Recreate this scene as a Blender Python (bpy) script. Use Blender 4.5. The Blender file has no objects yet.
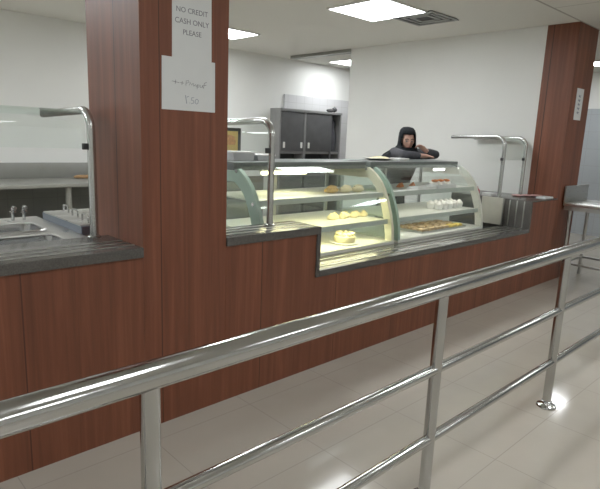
import bpy, bmesh, math, random
from mathutils import Vector, Matrix
random.seed(7)
C = bpy.context.scene.collection
PI = math.pi

# ------------------------------------------------------------------ materials
def _mat(name):
    m = bpy.data.materials.new(name); m.use_nodes = True
    nt = m.node_tree; nt.nodes.clear()
    out = nt.nodes.new('ShaderNodeOutputMaterial')
    return m, nt, out
def N(nt, typ, **kw):
    n = nt.nodes.new(typ)
    for k, v in kw.items():
        if k in n.inputs.keys(): n.inputs[k].default_value = v
        else: setattr(n, k, v)
    return n
def L(nt, a, b): nt.links.new(a, b)
def c4(c): return (c[0], c[1], c[2], 1.0)
def srgb(r, g, b):
    f = lambda v: (v/255/12.92) if v/255 <= .04045 else ((v/255+.055)/1.055)**2.4
    return (f(r), f(g), f(b))

def plain(name, col, rough=.5, metal=0.0, var=.06, scale=12, bump=0.0, spec=.5, coat=0.0):
    m, nt, out = _mat(name)
    b = N(nt, 'ShaderNodeBsdfPrincipled'); b.inputs['Roughness'].default_value = rough
    b.inputs['Metallic'].default_value = metal; b.inputs['Specular IOR Level'].default_value = spec
    b.inputs['Coat Weight'].default_value = coat
    g = N(nt, 'ShaderNodeNewGeometry')
    nz = N(nt, 'ShaderNodeTexNoise', Scale=scale, Detail=4.0)
    L(nt, g.outputs['Position'], nz.inputs['Vector'])
    rp = N(nt, 'ShaderNodeValToRGB')
    rp.color_ramp.elements[0].position = .3; rp.color_ramp.elements[1].position = .7
    rp.color_ramp.elements[0].color = c4([max(0, x*(1-var)) for x in col]); rp.color_ramp.elements[1].color = c4([min(1, x*(1+var)) for x in col])
    L(nt, nz.outputs['Fac'], rp.inputs['Fac']); L(nt, rp.outputs['Color'], b.inputs['Base Color'])
    if bump:
        bp = N(nt, 'ShaderNodeBump', Strength=bump, Distance=.004)
        L(nt, nz.outputs['Fac'], bp.inputs['Height']); L(nt, bp.outputs['Normal'], b.inputs['Normal'])
    L(nt, b.outputs['BSDF'], out.inputs['Surface'])
    return m

def steel(name, col=(.62, .62, .60), rough=.16, brushed=0.0):
    m, nt, out = _mat(name)
    b = N(nt, 'ShaderNodeBsdfPrincipled'); b.inputs['Metallic'].default_value = 1.0
    b.inputs['Base Color'].default_value = c4(col)
    g = N(nt, 'ShaderNodeNewGeometry')
    mp = N(nt, 'ShaderNodeMapping'); mp.inputs['Scale'].default_value = (3, 3, 60) if brushed else (5, 5, 5)
    nz = N(nt, 'ShaderNodeTexNoise', Scale=4.0, Detail=3.0)
    L(nt, g.outputs['Position'], mp.inputs['Vector']); L(nt, mp.outputs['Vector'], nz.inputs['Vector'])
    mr = N(nt, 'ShaderNodeMapRange'); mr.inputs['To Min'].default_value = max(.02, rough*.7); mr.inputs['To Max'].default_value = rough*1.35
    L(nt, nz.outputs['Fac'], mr.inputs['Value']); L(nt, mr.outputs['Result'], b.inputs['Roughness'])
    L(nt, b.outputs['BSDF'], out.inputs['Surface'])
    return m

def wood(name, seam_axis, offset, width):
    m, nt, out = _mat(name)
    b = N(nt, 'ShaderNodeBsdfPrincipled'); b.inputs['Roughness'].default_value = .48
    b.inputs['Specular IOR Level'].default_value = .4
    g = N(nt, 'ShaderNodeNewGeometry')
    mp = N(nt, 'ShaderNodeMapping'); mp.inputs['Scale'].default_value = (26, 26, .9)
    L(nt, g.outputs['Position'], mp.inputs['Vector'])
    nz = N(nt, 'ShaderNodeTexNoise', Scale=1.0, Detail=6.0, Roughness=.65, Distortion=.4)
    L(nt, mp.outputs['Vector'], nz.inputs['Vector'])
    rp = N(nt, 'ShaderNodeValToRGB'); e = rp.color_ramp.elements
    e[0].position = .25; e[0].color = c4(WOOD_D); e[1].position = .75; e[1].color = c4(WOOD_L)
    x = rp.color_ramp.elements.new(.52); x.color = c4(WOOD_M)
    L(nt, nz.outputs['Fac'], rp.inputs['Fac'])
    # broad tone change between boards
    mp2 = N(nt, 'ShaderNodeMapping'); mp2.inputs['Scale'].default_value = (5, 5, .25)
    L(nt, g.outputs['Position'], mp2.inputs['Vector'])
    nz2 = N(nt, 'ShaderNodeTexNoise', Scale=1.0, Detail=2.0); L(nt, mp2.outputs['Vector'], nz2.inputs['Vector'])
    mr = N(nt, 'ShaderNodeMapRange'); mr.inputs['To Min'].default_value = .72; mr.inputs['To Max'].default_value = 1.28
    L(nt, nz2.outputs['Fac'], mr.inputs['Value'])
    mul = N(nt, 'ShaderNodeMixRGB', blend_type='MULTIPLY'); mul.inputs['Fac'].default_value = 1
    L(nt, rp.outputs['Color'], mul.inputs['Color1']); L(nt, mr.outputs['Result'], mul.inputs['Color2'])
    # panel seams
    sx = N(nt, 'ShaderNodeSeparateXYZ'); L(nt, g.outputs['Position'], sx.inputs['Vector'])
    a = N(nt, 'ShaderNodeMath', operation='SUBTRACT'); L(nt, sx.outputs[seam_axis], a.inputs[0]); a.inputs[1].default_value = offset
    p = N(nt, 'ShaderNodeMath', operation='PINGPONG'); L(nt, a.outputs[0], p.inputs[0]); p.inputs[1].default_value = width/2
    lt = N(nt, 'ShaderNodeMath', operation='LESS_THAN'); L(nt, p.outputs[0], lt.inputs[0]); lt.inputs[1].default_value = .003 if seam_axis == 'X' else .006
    mx = N(nt, 'ShaderNodeMixRGB'); L(nt, lt.outputs[0], mx.inputs['Fac']); L(nt, mul.outputs['Color'], mx.inputs['Color1'])
    mx.inputs['Color2'].default_value = c4([v*.6 for v in WOOD_D])
    L(nt, mx.outputs['Color'], b.inputs['Base Color'])
    L(nt, b.outputs['BSDF'], out.inputs['Surface'])
    return m
WOOD_D, WOOD_M, WOOD_L = (.110, .034, .017), (.168, .054, .027), (.24, .084, .043)

def granite(name):
    m, nt, out = _mat(name)
    b = N(nt, 'ShaderNodeBsdfPrincipled'); b.inputs['Roughness'].default_value = .2
    g = N(nt, 'ShaderNodeNewGeometry')
    nz = N(nt, 'ShaderNodeTexNoise', Scale=140.0, Detail=5.0, Roughness=.7); L(nt, g.outputs['Position'], nz.inputs['Vector'])
    rp = N(nt, 'ShaderNodeValToRGB'); e = rp.color_ramp.elements
    e[0].position = .3; e[0].color = (.052, .048, .044, 1); e[1].position = .75; e[1].color = (.115, .107, .098, 1)
    L(nt, nz.outputs['Fac'], rp.inputs['Fac']); L(nt, rp.outputs['Color'], b.inputs['Base Color'])
    L(nt, b.outputs['BSDF'], out.inputs['Surface'])
    return m

def tiles(name, col, joint, size, off, rough, joint_w=.003, axes=('X', 'Y'), var=.05):
    m, nt, out = _mat(name)
    b = N(nt, 'ShaderNodeBsdfPrincipled'); b.inputs['Roughness'].default_value = rough; b.inputs['Specular IOR Level'].default_value = .32
    g = N(nt, 'ShaderNodeNewGeometry'); sx = N(nt, 'ShaderNodeSeparateXYZ'); L(nt, g.outputs['Position'], sx.inputs['Vector'])
    lts = []
    for ax, o, s in zip(axes, off, size):
        a = N(nt, 'ShaderNodeMath', operation='SUBTRACT'); L(nt, sx.outputs[ax], a.inputs[0]); a.inputs[1].default_value = o
        p = N(nt, 'ShaderNodeMath', operation='PINGPONG'); L(nt, a.outputs[0], p.inputs[0]); p.inputs[1].default_value = s/2
        lt = N(nt, 'ShaderNodeMath', operation='LESS_THAN'); L(nt, p.outputs[0], lt.inputs[0]); lt.inputs[1].default_value = joint_w
        lts.append(lt)
    mxm = N(nt, 'ShaderNodeMath', operation='MAXIMUM'); L(nt, lts[0].outputs[0], mxm.inputs[0]); L(nt, lts[1].outputs[0], mxm.inputs[1])
    nz = N(nt, 'ShaderNodeTexNoise', Scale=2.2, Detail=6.0); L(nt, g.outputs['Position'], nz.inputs['Vector'])
    rp = N(nt, 'ShaderNodeValToRGB'); e = rp.color_ramp.elements
    e[0].position = .3; e[0].color = c4([v*(1-var) for v in col]); e[1].position = .7; e[1].color = c4([v*(1+var) for v in col])
    L(nt, nz.outputs['Fac'], rp.inputs['Fac'])
    mx = N(nt, 'ShaderNodeMixRGB'); L(nt, mxm.outputs[0], mx.inputs['Fac']); L(nt, rp.outputs['Color'], mx.inputs['Color1']); mx.inputs['Color2'].default_value = c4(joint)
    L(nt, mx.outputs['Color'], b.inputs['Base Color'])
    L(nt, b.outputs['BSDF'], out.inputs['Surface'])
    return m

def glass(name, tint=(.95, .98, .96), ior=1.45, boost=1.0):
    m, nt, out = _mat(name)
    t = N(nt, 'ShaderNodeBsdfTransparent'); t.inputs['Color'].default_value = c4(tint)
    gl = N(nt, 'ShaderNodeBsdfGlossy'); gl.inputs['Roughness'].default_value = .03
    gl.inputs['Color'].default_value = (.9, .96, .93, 1)
    fr = N(nt, 'ShaderNodeLayerWeight'); fr.inputs['Blend'].default_value = .5       # Schlick reflectance of a thin pane
    pw = N(nt, 'ShaderNodeMath', operation='POWER'); pw.inputs[1].default_value = 5.0; L(nt, fr.outputs['Facing'], pw.inputs[0])
    f0 = ((ior-1)/(ior+1))**2*boost
    mu = N(nt, 'ShaderNodeMath', operation='MULTIPLY_ADD'); mu.inputs[1].default_value = 1-f0; mu.inputs[2].default_value = f0; mu.use_clamp = True
    L(nt, pw.outputs[0], mu.inputs[0])
    mx = N(nt, 'ShaderNodeMixShader'); L(nt, mu.outputs[0], mx.inputs['Fac'])
    L(nt, t.outputs[0], mx.inputs[1]); L(nt, gl.outputs[0], mx.inputs[2]); L(nt, mx.outputs[0], out.inputs['Surface'])
    return m

def emis(name, col, strength):
    m, nt, out = _mat(name)
    e = N(nt, 'ShaderNodeEmission'); e.inputs['Color'].default_value = c4(col); e.inputs['Strength'].default_value = strength
    L(nt, e.outputs[0], out.inputs['Surface'])
    return m

M = dict(
    wood=wood('reddish_wood_laminate', 'X', .655, .665), wood_side=wood('reddish_wood_laminate_side', 'Y', 2.67, .62),
    granite=granite('dark_granite'), steel=steel('polished_steel', (.50, .505, .50), .14), brushed=steel('brushed_steel', (.55, .55, .53), .3, 1),
    dull=steel('dull_steel', (.42, .42, .40), .38, 1), strip=steel('inlay_steel', (.46, .46, .44), .32),
    wall=plain('wall_paint', (.79, .795, .77), .75, var=.012, scale=3), ceil=None,
    frame_green=plain('pale_green_frame', (.36, .50, .41), .35, var=.03), frame_cream=plain('cream_frame', (.80, .79, .62), .4, var=.03),
    frame_white=plain('off_white_frame', (.74, .74, .66), .4, var=.03),
    case_top=plain('grey_case_top', (.14, .16, .155), .35, var=.1, scale=60), white_shelf=plain('white_shelf', (.84, .84, .76), .35, var=.02),
    alu=plain('grey_aluminium', (.45, .46, .44), .4, metal=.6, var=.03), glass=glass('clear_glass', (.985, .995, .99)), glass_green=glass('green_tinted_glass', (.955, .975, .965), 1.45, 1.8),
    shelf_glass=glass('shelf_glass', (.95, .98, .955), 1.45),
    black=plain('black_plastic', (.02, .02, .022), .45), paper=plain('white_paper', (.72, .74, .74), .7, var=.015),
    ink=plain('grey_black_ink', (.17, .17, .20), .8), ink2=plain('faded_ink', (.20, .23, .30), .8), tape=plain('clear_tape', (.62, .64, .62), .3),
    tile_wall=tiles('grey_wall_tile', (.43, .46, .49), (.36, .37, .38), (.3, .3), (0, .05), .25, .0025, ('Y', 'Z'), .03),
    tile_back=tiles('grey_back_tile', (.62, .62, .63), (.50, .50, .50), (.2, .3), (.1, .05), .25, .003, ('X', 'Z'), .03),
    dark_lower=tiles('dark_wall_tile', (.17, .175, .165), (.13, .13, .13), (.3, .3), (.1, .05), .3, .0025, ('X', 'Z'), .1),
    cab=plain('dark_grey_laminate', (.085, .085, .088), .45, var=.15, scale=6), cab_frame=plain('grey_cabinet_frame', (.26, .26, .26), .4, metal=.3),
    cab_in=plain('cabinet_interior', (.02, .022, .024), .7), shelf_edge=plain('pale_green_glass_edge', (.52, .58, .53), .25, var=.03), white=plain('white_plastic', (.80, .80, .78), .4, var=.02),
    led=emis('led_panel', (.96, .99, 1.0), 15.0), led_hi=emis('strong_led_panel', (.96, .99, 1.0), 32.0), led_small=emis('led_panel_far', (.96, .99, 1.0), 30.0), lampy=emis('warm_case_lamp', (1.0, .94, .52), 34.0), lampw=emis('cool_case_lamp', (1.0, .99, .92), 9.0), soft=emis('dining_led_panel', (.96, .99, 1.0), 19.0), splash=plain('dull_steel_sheet', (.26, .26, .245), .45, metal=.5, var=.12, scale=2), grey_metal=plain('dull_grey_metal', (.27, .27, .245), .45, metal=.4), pale_panel=plain('pale_steel_panel', (.56, .54, .46), .35, var=.05),
    trimw=plain('white_metal_trim', (.78, .78, .75), .4), vent=plain('vent_metal', (.34, .35, .34), .5), vent_dark=plain('vent_shadow', (.06, .06, .06), .8),
    skin=plain('skin', (.50, .29, .22), .5, var=.05, scale=30), lips=plain('lips', (.30, .10, .085), .5), brow=plain('dark_hair', (.012, .011, .011), .6), eye=plain('eye_white', (.30, .27, .25), .3),
    scarf=plain('black_scarf', (.010, .013, .018), .8, var=.3, scale=25, bump=.3), jacket=plain('dark_grey_jacket', (.045, .045, .055), .8, var=.25, scale=25, bump=.3),
    cuff=plain('mauve_sleeve', (.10, .095, .12), .8, var=.1), shoe=plain('black_shoe', (.015, .015, .015), .4),
    cream=plain('cream_icing', (.82, .74, .46), .6, var=.08, scale=40, bump=.4), pastry=plain('golden_pastry', (.62, .42, .16), .6, var=.25, scale=40, bump=.4),
    orange=plain('fried_orange', (.62, .20, .05), .55, var=.3, scale=50, bump=.5), whip=plain('whipped_cream', (.88, .86, .80), .5, var=.03), brown=plain('baked_brown', (.58, .42, .22), .6, var=.3, scale=50, bump=.4),
    yellow=plain('yellow_cake', (.80, .60, .12), .6, var=.1), red=plain('red_plastic', (.45, .03, .05), .35), pink=plain('pink_plastic', (.62, .36, .35), .45),
    pic_yellow=plain('poster_yellow', (.75, .55, .16), .5, var=.1), pic_orange=plain('poster_orange', (.62, .30, .10), .5, var=.3, scale=40), clear=plain('frosted_plastic', (.55, .56, .57), .3), guard=plain('guard_steel', (.56, .57, .56), .24, metal=.85, var=.02, scale=2),
    roll=plain('brown_roll', (.38, .22, .10), .6, var=.3, scale=40), water=steel('wet_steel', (.50, .51, .52), .12), burgundy=plain('skirting_grey', (.3, .29, .27), .5), blueedge=plain('bluish_steel_edge', (.17, .20, .25), .35, metal=.7),
)
M['floor'] = tiles('glossy_cream_floor_tile', (.47, .43, .37), (.36, .33, .29), (.61, .61), (1.81, 1.05), .09, .0022, ('X', 'Y'), .05)
def ceil_mat():
    m, nt, out = _mat('ceiling_board')
    b = N(nt, 'ShaderNodeBsdfPrincipled'); b.inputs['Roughness'].default_value = .85
    g = N(nt, 'ShaderNodeNewGeometry'); sx = N(nt, 'ShaderNodeSeparateXYZ'); L(nt, g.outputs['Position'], sx.inputs['Vector'])
    def line(ax, o, w):
        a = N(nt, 'ShaderNodeMath', operation='SUBTRACT'); L(nt, sx.outputs[ax], a.inputs[0]); a.inputs[1].default_value = o
        q = N(nt, 'ShaderNodeMath', operation='ABSOLUTE'); L(nt, a.outputs[0], q.inputs[0])
        l = N(nt, 'ShaderNodeMath', operation='LESS_THAN'); L(nt, q.outputs[0], l.inputs[0]); l.inputs[1].default_value = w
        return l
    front = N(nt, 'ShaderNodeMath', operation='LESS_THAN'); L(nt, sx.outputs['Y'], front.inputs[0]); front.inputs[1].default_value = 2.4
    a = N(nt, 'ShaderNodeMath', operation='SUBTRACT'); L(nt, sx.outputs['X'], a.inputs[0]); a.inputs[1].default_value = 5.57
    p = N(nt, 'ShaderNodeMath', operation='PINGPONG'); L(nt, a.outputs[0], p.inputs[0]); p.inputs[1].default_value = .6
    l2 = N(nt, 'ShaderNodeMath', operation='LESS_THAN'); L(nt, p.outputs[0], l2.inputs[0]); l2.inputs[1].default_value = .006
    both = N(nt, 'ShaderNodeMath', operation='MULTIPLY'); L(nt, l2.outputs[0], both.inputs[0]); L(nt, front.outputs[0], both.inputs[1])
    l1 = line('Y', 2.395, .012)
    mxm = N(nt, 'ShaderNodeMath', operation='MAXIMUM'); L(nt, l1.outputs[0], mxm.inputs[0]); L(nt, both.outputs[0], mxm.inputs[1])
    mx = N(nt, 'ShaderNodeMixRGB'); L(nt, mxm.outputs[0], mx.inputs['Fac']); mx.inputs['Color1'].default_value = (.73, .72, .67, 1); mx.inputs['Color2'].default_value = (.40, .38, .34, 1)
    L(nt, mx.outputs['Color'], b.inputs['Base Color']); L(nt, b.outputs['BSDF'], out.inputs['Surface'])
    return m
M['ceil'] = ceil_mat()

# ------------------------------------------------------------------ mesh builder
class MB:
    def __init__(s): s.bm = bmesh.new()
    def box(s, x0, x1, y0, y1, z0, z1, bev=0.0, rot=None, pivot=None):
        t = bmesh.new(); bmesh.ops.create_cube(t, size=1)
        for v in t.verts: v.co = Vector(((x0+x1)/2+v.co.x*(x1-x0), (y0+y1)/2+v.co.y*(y1-y0), (z0+z1)/2+v.co.z*(z1-z0)))
        if bev: bmesh.ops.bevel(t, geom=list(t.edges), offset=bev, segments=2, affect='EDGES', profile=.6)
        if rot is not None:
            p = Vector(pivot) if pivot else Vector(((x0+x1)/2, (y0+y1)/2, (z0+z1)/2))
            for v in t.verts: v.co = rot @ (v.co-p) + p
        s.merge(t); return s
    def merge(s, t):
        me = bpy.data.meshes.new('tmp'); t.to_mesh(me); t.free(); s.bm.from_mesh(me); bpy.data.meshes.remove(me)
    def tube(s, pts, r, seg=14, caps=True, closed=False):
        pts = [Vector(p) for p in pts]; n = len(pts); rr = r if isinstance(r, (list, tuple)) else [r]*n
        rings = []; t0 = (pts[1]-pts[0]).normalized()
        u = t0.orthogonal().normalized()
        for i in range(n):
            if closed: t = (pts[(i+1) % n]-pts[i-1]).normalized()
            elif i == 0: t = (pts[1]-pts[0]).normalized()
            elif i == n-1: t = (pts[-1]-pts[-2]).normalized()
            else: t = ((pts[i+1]-pts[i]).normalized()+(pts[i]-pts[i-1]).normalized()).normalized()
            u = (u - t*u.dot(t)).normalized(); w = t.cross(u)
            rings.append([s.bm.verts.new(pts[i]+(u*math.cos(a)+w*math.sin(a))*rr[i]) for a in [2*PI*k/seg for k in range(seg)]])
        rng = range(n) if closed else range(n-1)
        for i in rng:
            A, B = rings[i], rings[(i+1) % n]
            for k in range(seg): s.bm.faces.new((A[k], A[(k+1) % seg], B[(k+1) % seg], B[k]))
        if caps and not closed:
            s.bm.faces.new(rings[0][::-1]); s.bm.faces.new(rings[-1])
        return s
    def lathe(s, prof, c, seg=24, sx=1, sy=1):
        rings = []
        for (r, z) in prof:
            rings.append([s.bm.verts.new((c[0]+r*sx*math.cos(2*PI*k/seg), c[1]+r*sy*math.sin(2*PI*k/seg), c[2]+z)) for k in range(seg)])
        for A, B in zip(rings, rings[1:]):
            for k in range(seg): s.bm.faces.new((A[k], A[(k+1) % seg], B[(k+1) % seg], B[k]))
        s.bm.faces.new(rings[0][::-1]); s.bm.faces.new(rings[-1])
        return s
    def prism(s, poly, a, b, axis='x'):
        # poly: (p,q) points; x: (y,z) extruded in x ; y: (x,z) ; z: (x,y)
        def P(p, q, t): return (t, p, q) if axis == 'x' else ((p, t, q) if axis == 'y' else (p, q, t))
        A = [s.bm.verts.new(P(p, q, a)) for p, q in poly]; B = [s.bm.verts.new(P(p, q, b)) for p, q in poly]
        n = len(poly)
        s.bm.faces.new(A[::-1]); s.bm.faces.new(B)
        for k in range(n): s.bm.faces.new((A[k], A[(k+1) % n], B[(k+1) % n], B[k]))
        return s
    def ribbon(s, prof, x0, x1, th=0.0):
        # sheet following a (y,z) profile between x0 and x1, with thickness
        if th:
            n = len(prof); off = []
            for i in range(n):
                a = Vector(prof[max(0, i-1)]); b = Vector(prof[min(n-1, i+1)]); d = (b-a).normalized(); off.append((prof[i][0]-d.y*-th*-1 if False else prof[i][0]+d.y*th, prof[i][1]-d.x*th))
            return s.prism(list(prof)+off[::-1], x0, x1, 'x')
    def blob(s, c, r, n=10, jit=.0):
        t = bmesh.new(); bmesh.ops.create_icosphere(t, subdivisions=2, radius=1)
        for v in t.verts:
            k = 1+random.uniform(-jit, jit); v.co = Vector((c[0]+v.co.x*r[0]*k, c[1]+v.co.y*r[1]*k, c[2]+v.co.z*r[2]*k))
        s.merge(t); return s
    def build(s, name, mat, parent=None, smooth=40):
        bmesh.ops.recalc_face_normals(s.bm, faces=list(s.bm.faces))
        off = parent_world(parent)
        for v in s.bm.verts: v.co -= off
        me = bpy.data.meshes.new(name); s.bm.to_mesh(me); s.bm.free()
        if smooth:
            me.shade_smooth()
            try: me.set_sharp_from_angle(angle=math.radians(smooth))
            except Exception: pass
        me.materials.append(mat)
        o = bpy.data.objects.new(name, me); C.objects.link(o); o.parent = parent
        return o
def parent_world(o):
    v = Vector((0, 0, 0))
    while o is not None: v += o.location; o = o.parent
    return v
def tag(o, label=None, cat=None, group=None, kind=None):
    if label: o['label'] = label
    if cat: o['category'] = cat
    if group: o['group'] = group
    if kind: o['kind'] = kind
    return o
def thing(name, label, cat, loc, group=None):
    o = bpy.data.objects.new(name, None); o.empty_display_size = .1; C.objects.link(o); o.location = loc
    return tag(o, label, cat, group)
def single(name, mb, mat, label, cat, base, group=None, smooth=40):
    """a thing that is one mesh, with its origin at its base"""
    for v in mb.bm.verts: v.co -= Vector(base)
    o = mb.build(name, mat, None, smooth); o.location = base
    return tag(o, label, cat, group)
def struct(name, mb, mat, label=None):
    o = mb.build(name, mat, None); o['kind'] = 'structure'
    if label: o['label'] = label
    return o
def copy_tree(o, parent=None):
    c = o.copy(); C.objects.link(c); c.parent = parent
    for ch in list(o.children): copy_tree(ch, c)
    return c
def bend(p0, corner, p1, r, n=8):
    p0, c, p1 = Vector(p0), Vector(corner), Vector(p1)
    a = (p0-c).normalized(); b = (p1-c).normalized()
    ang = math.acos(max(-1, min(1, a.dot(b)))); d = r/math.tan(ang/2)
    s, e = c+a*d, c+b*d; cen = c+(a+b).normalized()*(r/math.sin(ang/2))
    out = []
    for i in range(n+1):
        t = i/n; v = (s-cen).normalized().slerp((e-cen).normalized(), t); out.append(cen+v*r)
    return out

# ------------------------------------------------------------------ camera
H, FPX = 1.55, 534.0
right = Vector((0.729, -0.684, 0.040)); down = Vector((-0.106, -0.170, -0.980)); fwd = Vector((0.677, 0.709, -0.197))
def setup_camera():
    d = Vector((192-300, 2900-244.5, FPX)).normalized(); up = -d
    x = Vector((575, -84.5, FPX)); x = (x-up*x.dot(up)).normalized(); y = up.cross(x)
    # rows of R are world axes in (right, down, forward) camera coordinates
    Rm = Matrix((x, y, up))
    r, dn, f = Rm.col[0], Rm.col[1], Rm.col[2]
    m = Matrix((( r.x, -dn.x, -f.x, 0), (r.y, -dn.y, -f.y, 0), (r.z, -dn.z, -f.z, H), (0, 0, 0, 1)))
    cam = bpy.data.cameras.new('camera'); cam.sensor_fit = 'HORIZONTAL'; cam.sensor_width = 36; cam.lens = FPX/600*36
    cam.clip_start = .05
    o = bpy.data.objects.new('camera', cam); o.matrix_world = m; C.objects.link(o); bpy.context.scene.camera = o
setup_camera()

# ------------------------------------------------------------------ setting
ZC = 2.88
YF = 2.402          # front plane of the counter
struct('floor', MB().box(-3.6, 10.6, -5.1, 7.4, -.1, 0), M['floor'])
struct('ceiling', MB().box(-3.6, 10.6, -5.1, 7.4, ZC, ZC+.1), M['ceil'])
struct('wall_back', MB().box(-3.6, 10.6, 7.3, 7.4, 0, ZC), M['wall'])
struct('wall_left', MB().box(-3.6, -3.5, -5.0, 7.3, 0, ZC), M['wall'])
struct('wall_front', MB().box(-3.6, 10.6, -5.1, -5.0, 0, ZC), M['wall'])
struct('wall_right', MB().box(10.5, 10.6, -5.0, 7.3, 0, ZC), M['wall'])
struct('wall_side', MB().box(6.30, 6.45, 2.745, 5.66, 0, ZC), M['wall'])
struct('trim_1', MB().box(6.28, 6.42, 5.66, 7.0, ZC-.045, ZC), M['grey_metal'])
struct('trim_2', MB().box(10.47, 10.5, -5.0, 7.3, 0, 2.25), M['tile_wall'])
struct('trim_3', MB().box(6.42, 10.47, 7.27, 7.3, 0, 2.28), M['tile_back'])
struct('trim_4', MB().box(-3.5, 6.0, 7.285, 7.3, 0, .86), M['dark_lower'])
PLX0, PLX1 = 1.22, 1.72
p = MB().box(PLX0, PLX1, YF, 3.0, 0, ZC).build('pillar', M['wood']); p.data.materials.append(M['wood_side'])
for f in p.data.polygons:
    if abs(f.normal.x) > .7: f.material_index = 1
tag(p, 'reddish wood-clad square pillar carrying two white paper notices', 'pillar', kind='structure')
p = MB().box(6.30, 6.86, YF, 2.745, 0, ZC).build('pillar', M['wood']); p.data.materials.append(M['wood_side'])
for f in p.data.polygons:
    if abs(f.normal.x) > .7: f.material_index = 1
tag(p, 'reddish wood-clad pillar at the far end of the counter carrying a small paper slip', 'pillar', kind='structure')

# ------------------------------------------------------------------ counter bases and granite tops
def counter_base(x0, x1, y1, z1, label):
    t = thing('serving_counter', label, 'counter', ((x0+x1)/2, YF, 0))
    MB().box(x0, x1, YF, YF+.03, .0, z1).build('front_panel', M['wood'], t)
    MB().box(x0, x1, YF+.03, y1, .0, z1-.005).build('carcass', M['cab'], t)
    return t
counter_base(-2.2, PLX0-.001, 2.80, .935, 'reddish wood counter front beneath the granite beside the sinks, nearest the camera')
counter_base(PLX1+.001, 2.438, 2.68, .935, 'reddish wood counter front under the short raised granite top beside the near pillar')
counter_base(2.4385, 5.659, 2.69, .645, 'long low reddish wood counter front below the curved glass display cases')
counter_base(5.660, 6.299, 3.35, .970, 'reddish wood raised counter front next to the far pillar')

def worktop(x0, x1, y1, z1, th, label, strips, x_s0=None, x_s1=None, risers=(), rlab=None):
    t = thing('granite_worktop', label, 'worktop', ((x0+x1)/2, YF, z1-th))
    slab = MB().box(x0, x1, YF-.012, y1, z1-th, z1, .004).build('slab', M['granite'], t)
    for ys in strips:
        MB().box(x_s0 if x_s0 is not None else x0+.01, x_s1 if x_s1 is not None else x1-.01, ys-.006, ys+.006, z1-.002, z1+.003, .001).build('inlay_strip', M['strip'], t)
    for (a, b, z0, z2, ss) in risers:
        e = thing('granite_end_panel', rlab, 'end panel', ((a+b)/2, YF, z0))
        MB().box(a, b, YF-.012, y1 if b < 5 else 3.35, z0, z2, .003).build('slab', M['granite'], e)
        for ys in ss:
            MB().box(a-.003, a+.004, ys-.007, ys+.007, z0+.01, z2-.01, .001).build('inlay_strip', M['strip'], e)
    return t
S3 = (2.47, 2.54, 2.61)
worktop(-2.2, PLX0-.001, 2.80, .985, .05, 'dark granite worktop with steel strips in front of the steel sinks', S3)
worktop(PLX1+.001, 2.47, 2.68, .985, .05, 'short raised dark granite worktop with steel strips beside the near pillar', S3, risers=((2.4385, 2.47, .645, .935, ()),), rlab='narrow upright dark granite panel where the short raised counter drops to the low ledge')
worktop(2.471, 5.630, 2.69, .69, .045, 'long low dark granite ledge running in front of the glass display cases', S3)
worktop(5.66, 6.299, 3.35, .985, .014, 'raised dark granite worktop beside the far pillar, above the striped end panel', (), risers=((5.631, 5.6595, .645, .985, (2.47, 2.55, 2.63)),), rlab='upright dark granite panel with three steel strips, far end of the low ledge')
# bright steel filler at the back of the step
fp = thing('steel_filler_panel', 'upright pale steel panel between the far display case and the raised granite', 'panel', (5.6, 2.8, .69))
MB().box(5.612, 5.627, 2.70, 2.95, .69, .985, .003).build('sheet', M['pale_panel'], fp)
MB().box(5.606, 5.628, 2.685, 2.70, .69, .985, .003).build('edge_bar', M['strip'], fp)

# ------------------------------------------------------------------ guard railing
YR = 1.12
r = thing('guard_railing', 'polished stainless steel tube queue railing in front of the counter', 'railing', (1.9, YR, 0))
PX = [-.73, .58, 1.89, 3.20, 4.51]
MB().tube([(-1.4, YR, .966), (5.1, YR, .966)], .037, 24).build('top_rail', M['steel'], r)
for z in (.612, .288):
    segs = [(-1.4, PX[0])] + list(zip(PX, PX[1:])) + [(PX[-1], 5.1)]
    m = MB()
    for a, b in segs: m.tube([(a, YR, z), (b, YR, z)], .0215, 20)
    m.build('mid_rail' if z > .5 else 'low_rail', M['steel'], r)
for x in PX:
    po = MB().tube([(x, YR, .012), (x, YR, .945)], .0255, 20).build('post', M['steel'], r)
    MB().lathe([(.056, 0), (.058, .004), (.054, .012), (.040, .018), (.032, .026), (.030, .036), (.027, .038)], (x, YR, 0), 28).build('base_flange', M['steel'], po)

# ------------------------------------------------------------------ sneeze guards
def sneeze_guard(label, posts, y, z0, depth, xg0, xg1, clampz=1.46):
    zt = 1.645
    t = thing('sneeze_guard', label, 'sneeze guard', ((xg0+xg1)/2, y, z0))
    for x in posts:
        path = [Vector((x, y, z0))] + bend((x, y, z0), (x, y, zt), (x, y+depth, zt-.02), .10) + [Vector((x, y+depth, zt-.02))]
        po = MB().tube(path, .021, 16).build('post', M['guard'], t)
        MB().lathe([(.034, 0), (.034, .006), (.026, .012)], (x, y, z0), 20).build('base_flange', M['steel'], po)
        MB().box(x-.045, x-.012, y-.012, y+.012, clampz-.016, clampz+.016, .003).build('glass_clamp', M['black'], po)
    prof = [(y, clampz-.01), (y, 1.5)] + [(v.y, v.z) for v in bend((0, y, 1.4), (0, y, zt), (0, y+depth, zt-.02), .10)] + [(y+depth-.01, zt-.02)]
    MB().ribbon(prof, xg0, xg1, .008).build('curved_glass', M['glass_green'], t)
    return t
sneeze_guard('curved glass sneeze guard on bent steel tube over the steel sinks', [-.9, 1.125], 2.755, .9885, .70, -.88, 1.098)
sneeze_guard('curved glass sneeze guard on the short raised granite beside the near pillar', [1.775, 2.185], 2.58, .9885, .62, 1.80, 2.16)
sneeze_guard('curved glass sneeze guard with two bent steel posts on raised granite by the far pillar', [5.705, 6.235], 2.80, .985, .66, 5.73, 6.21, 1.40)

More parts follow.
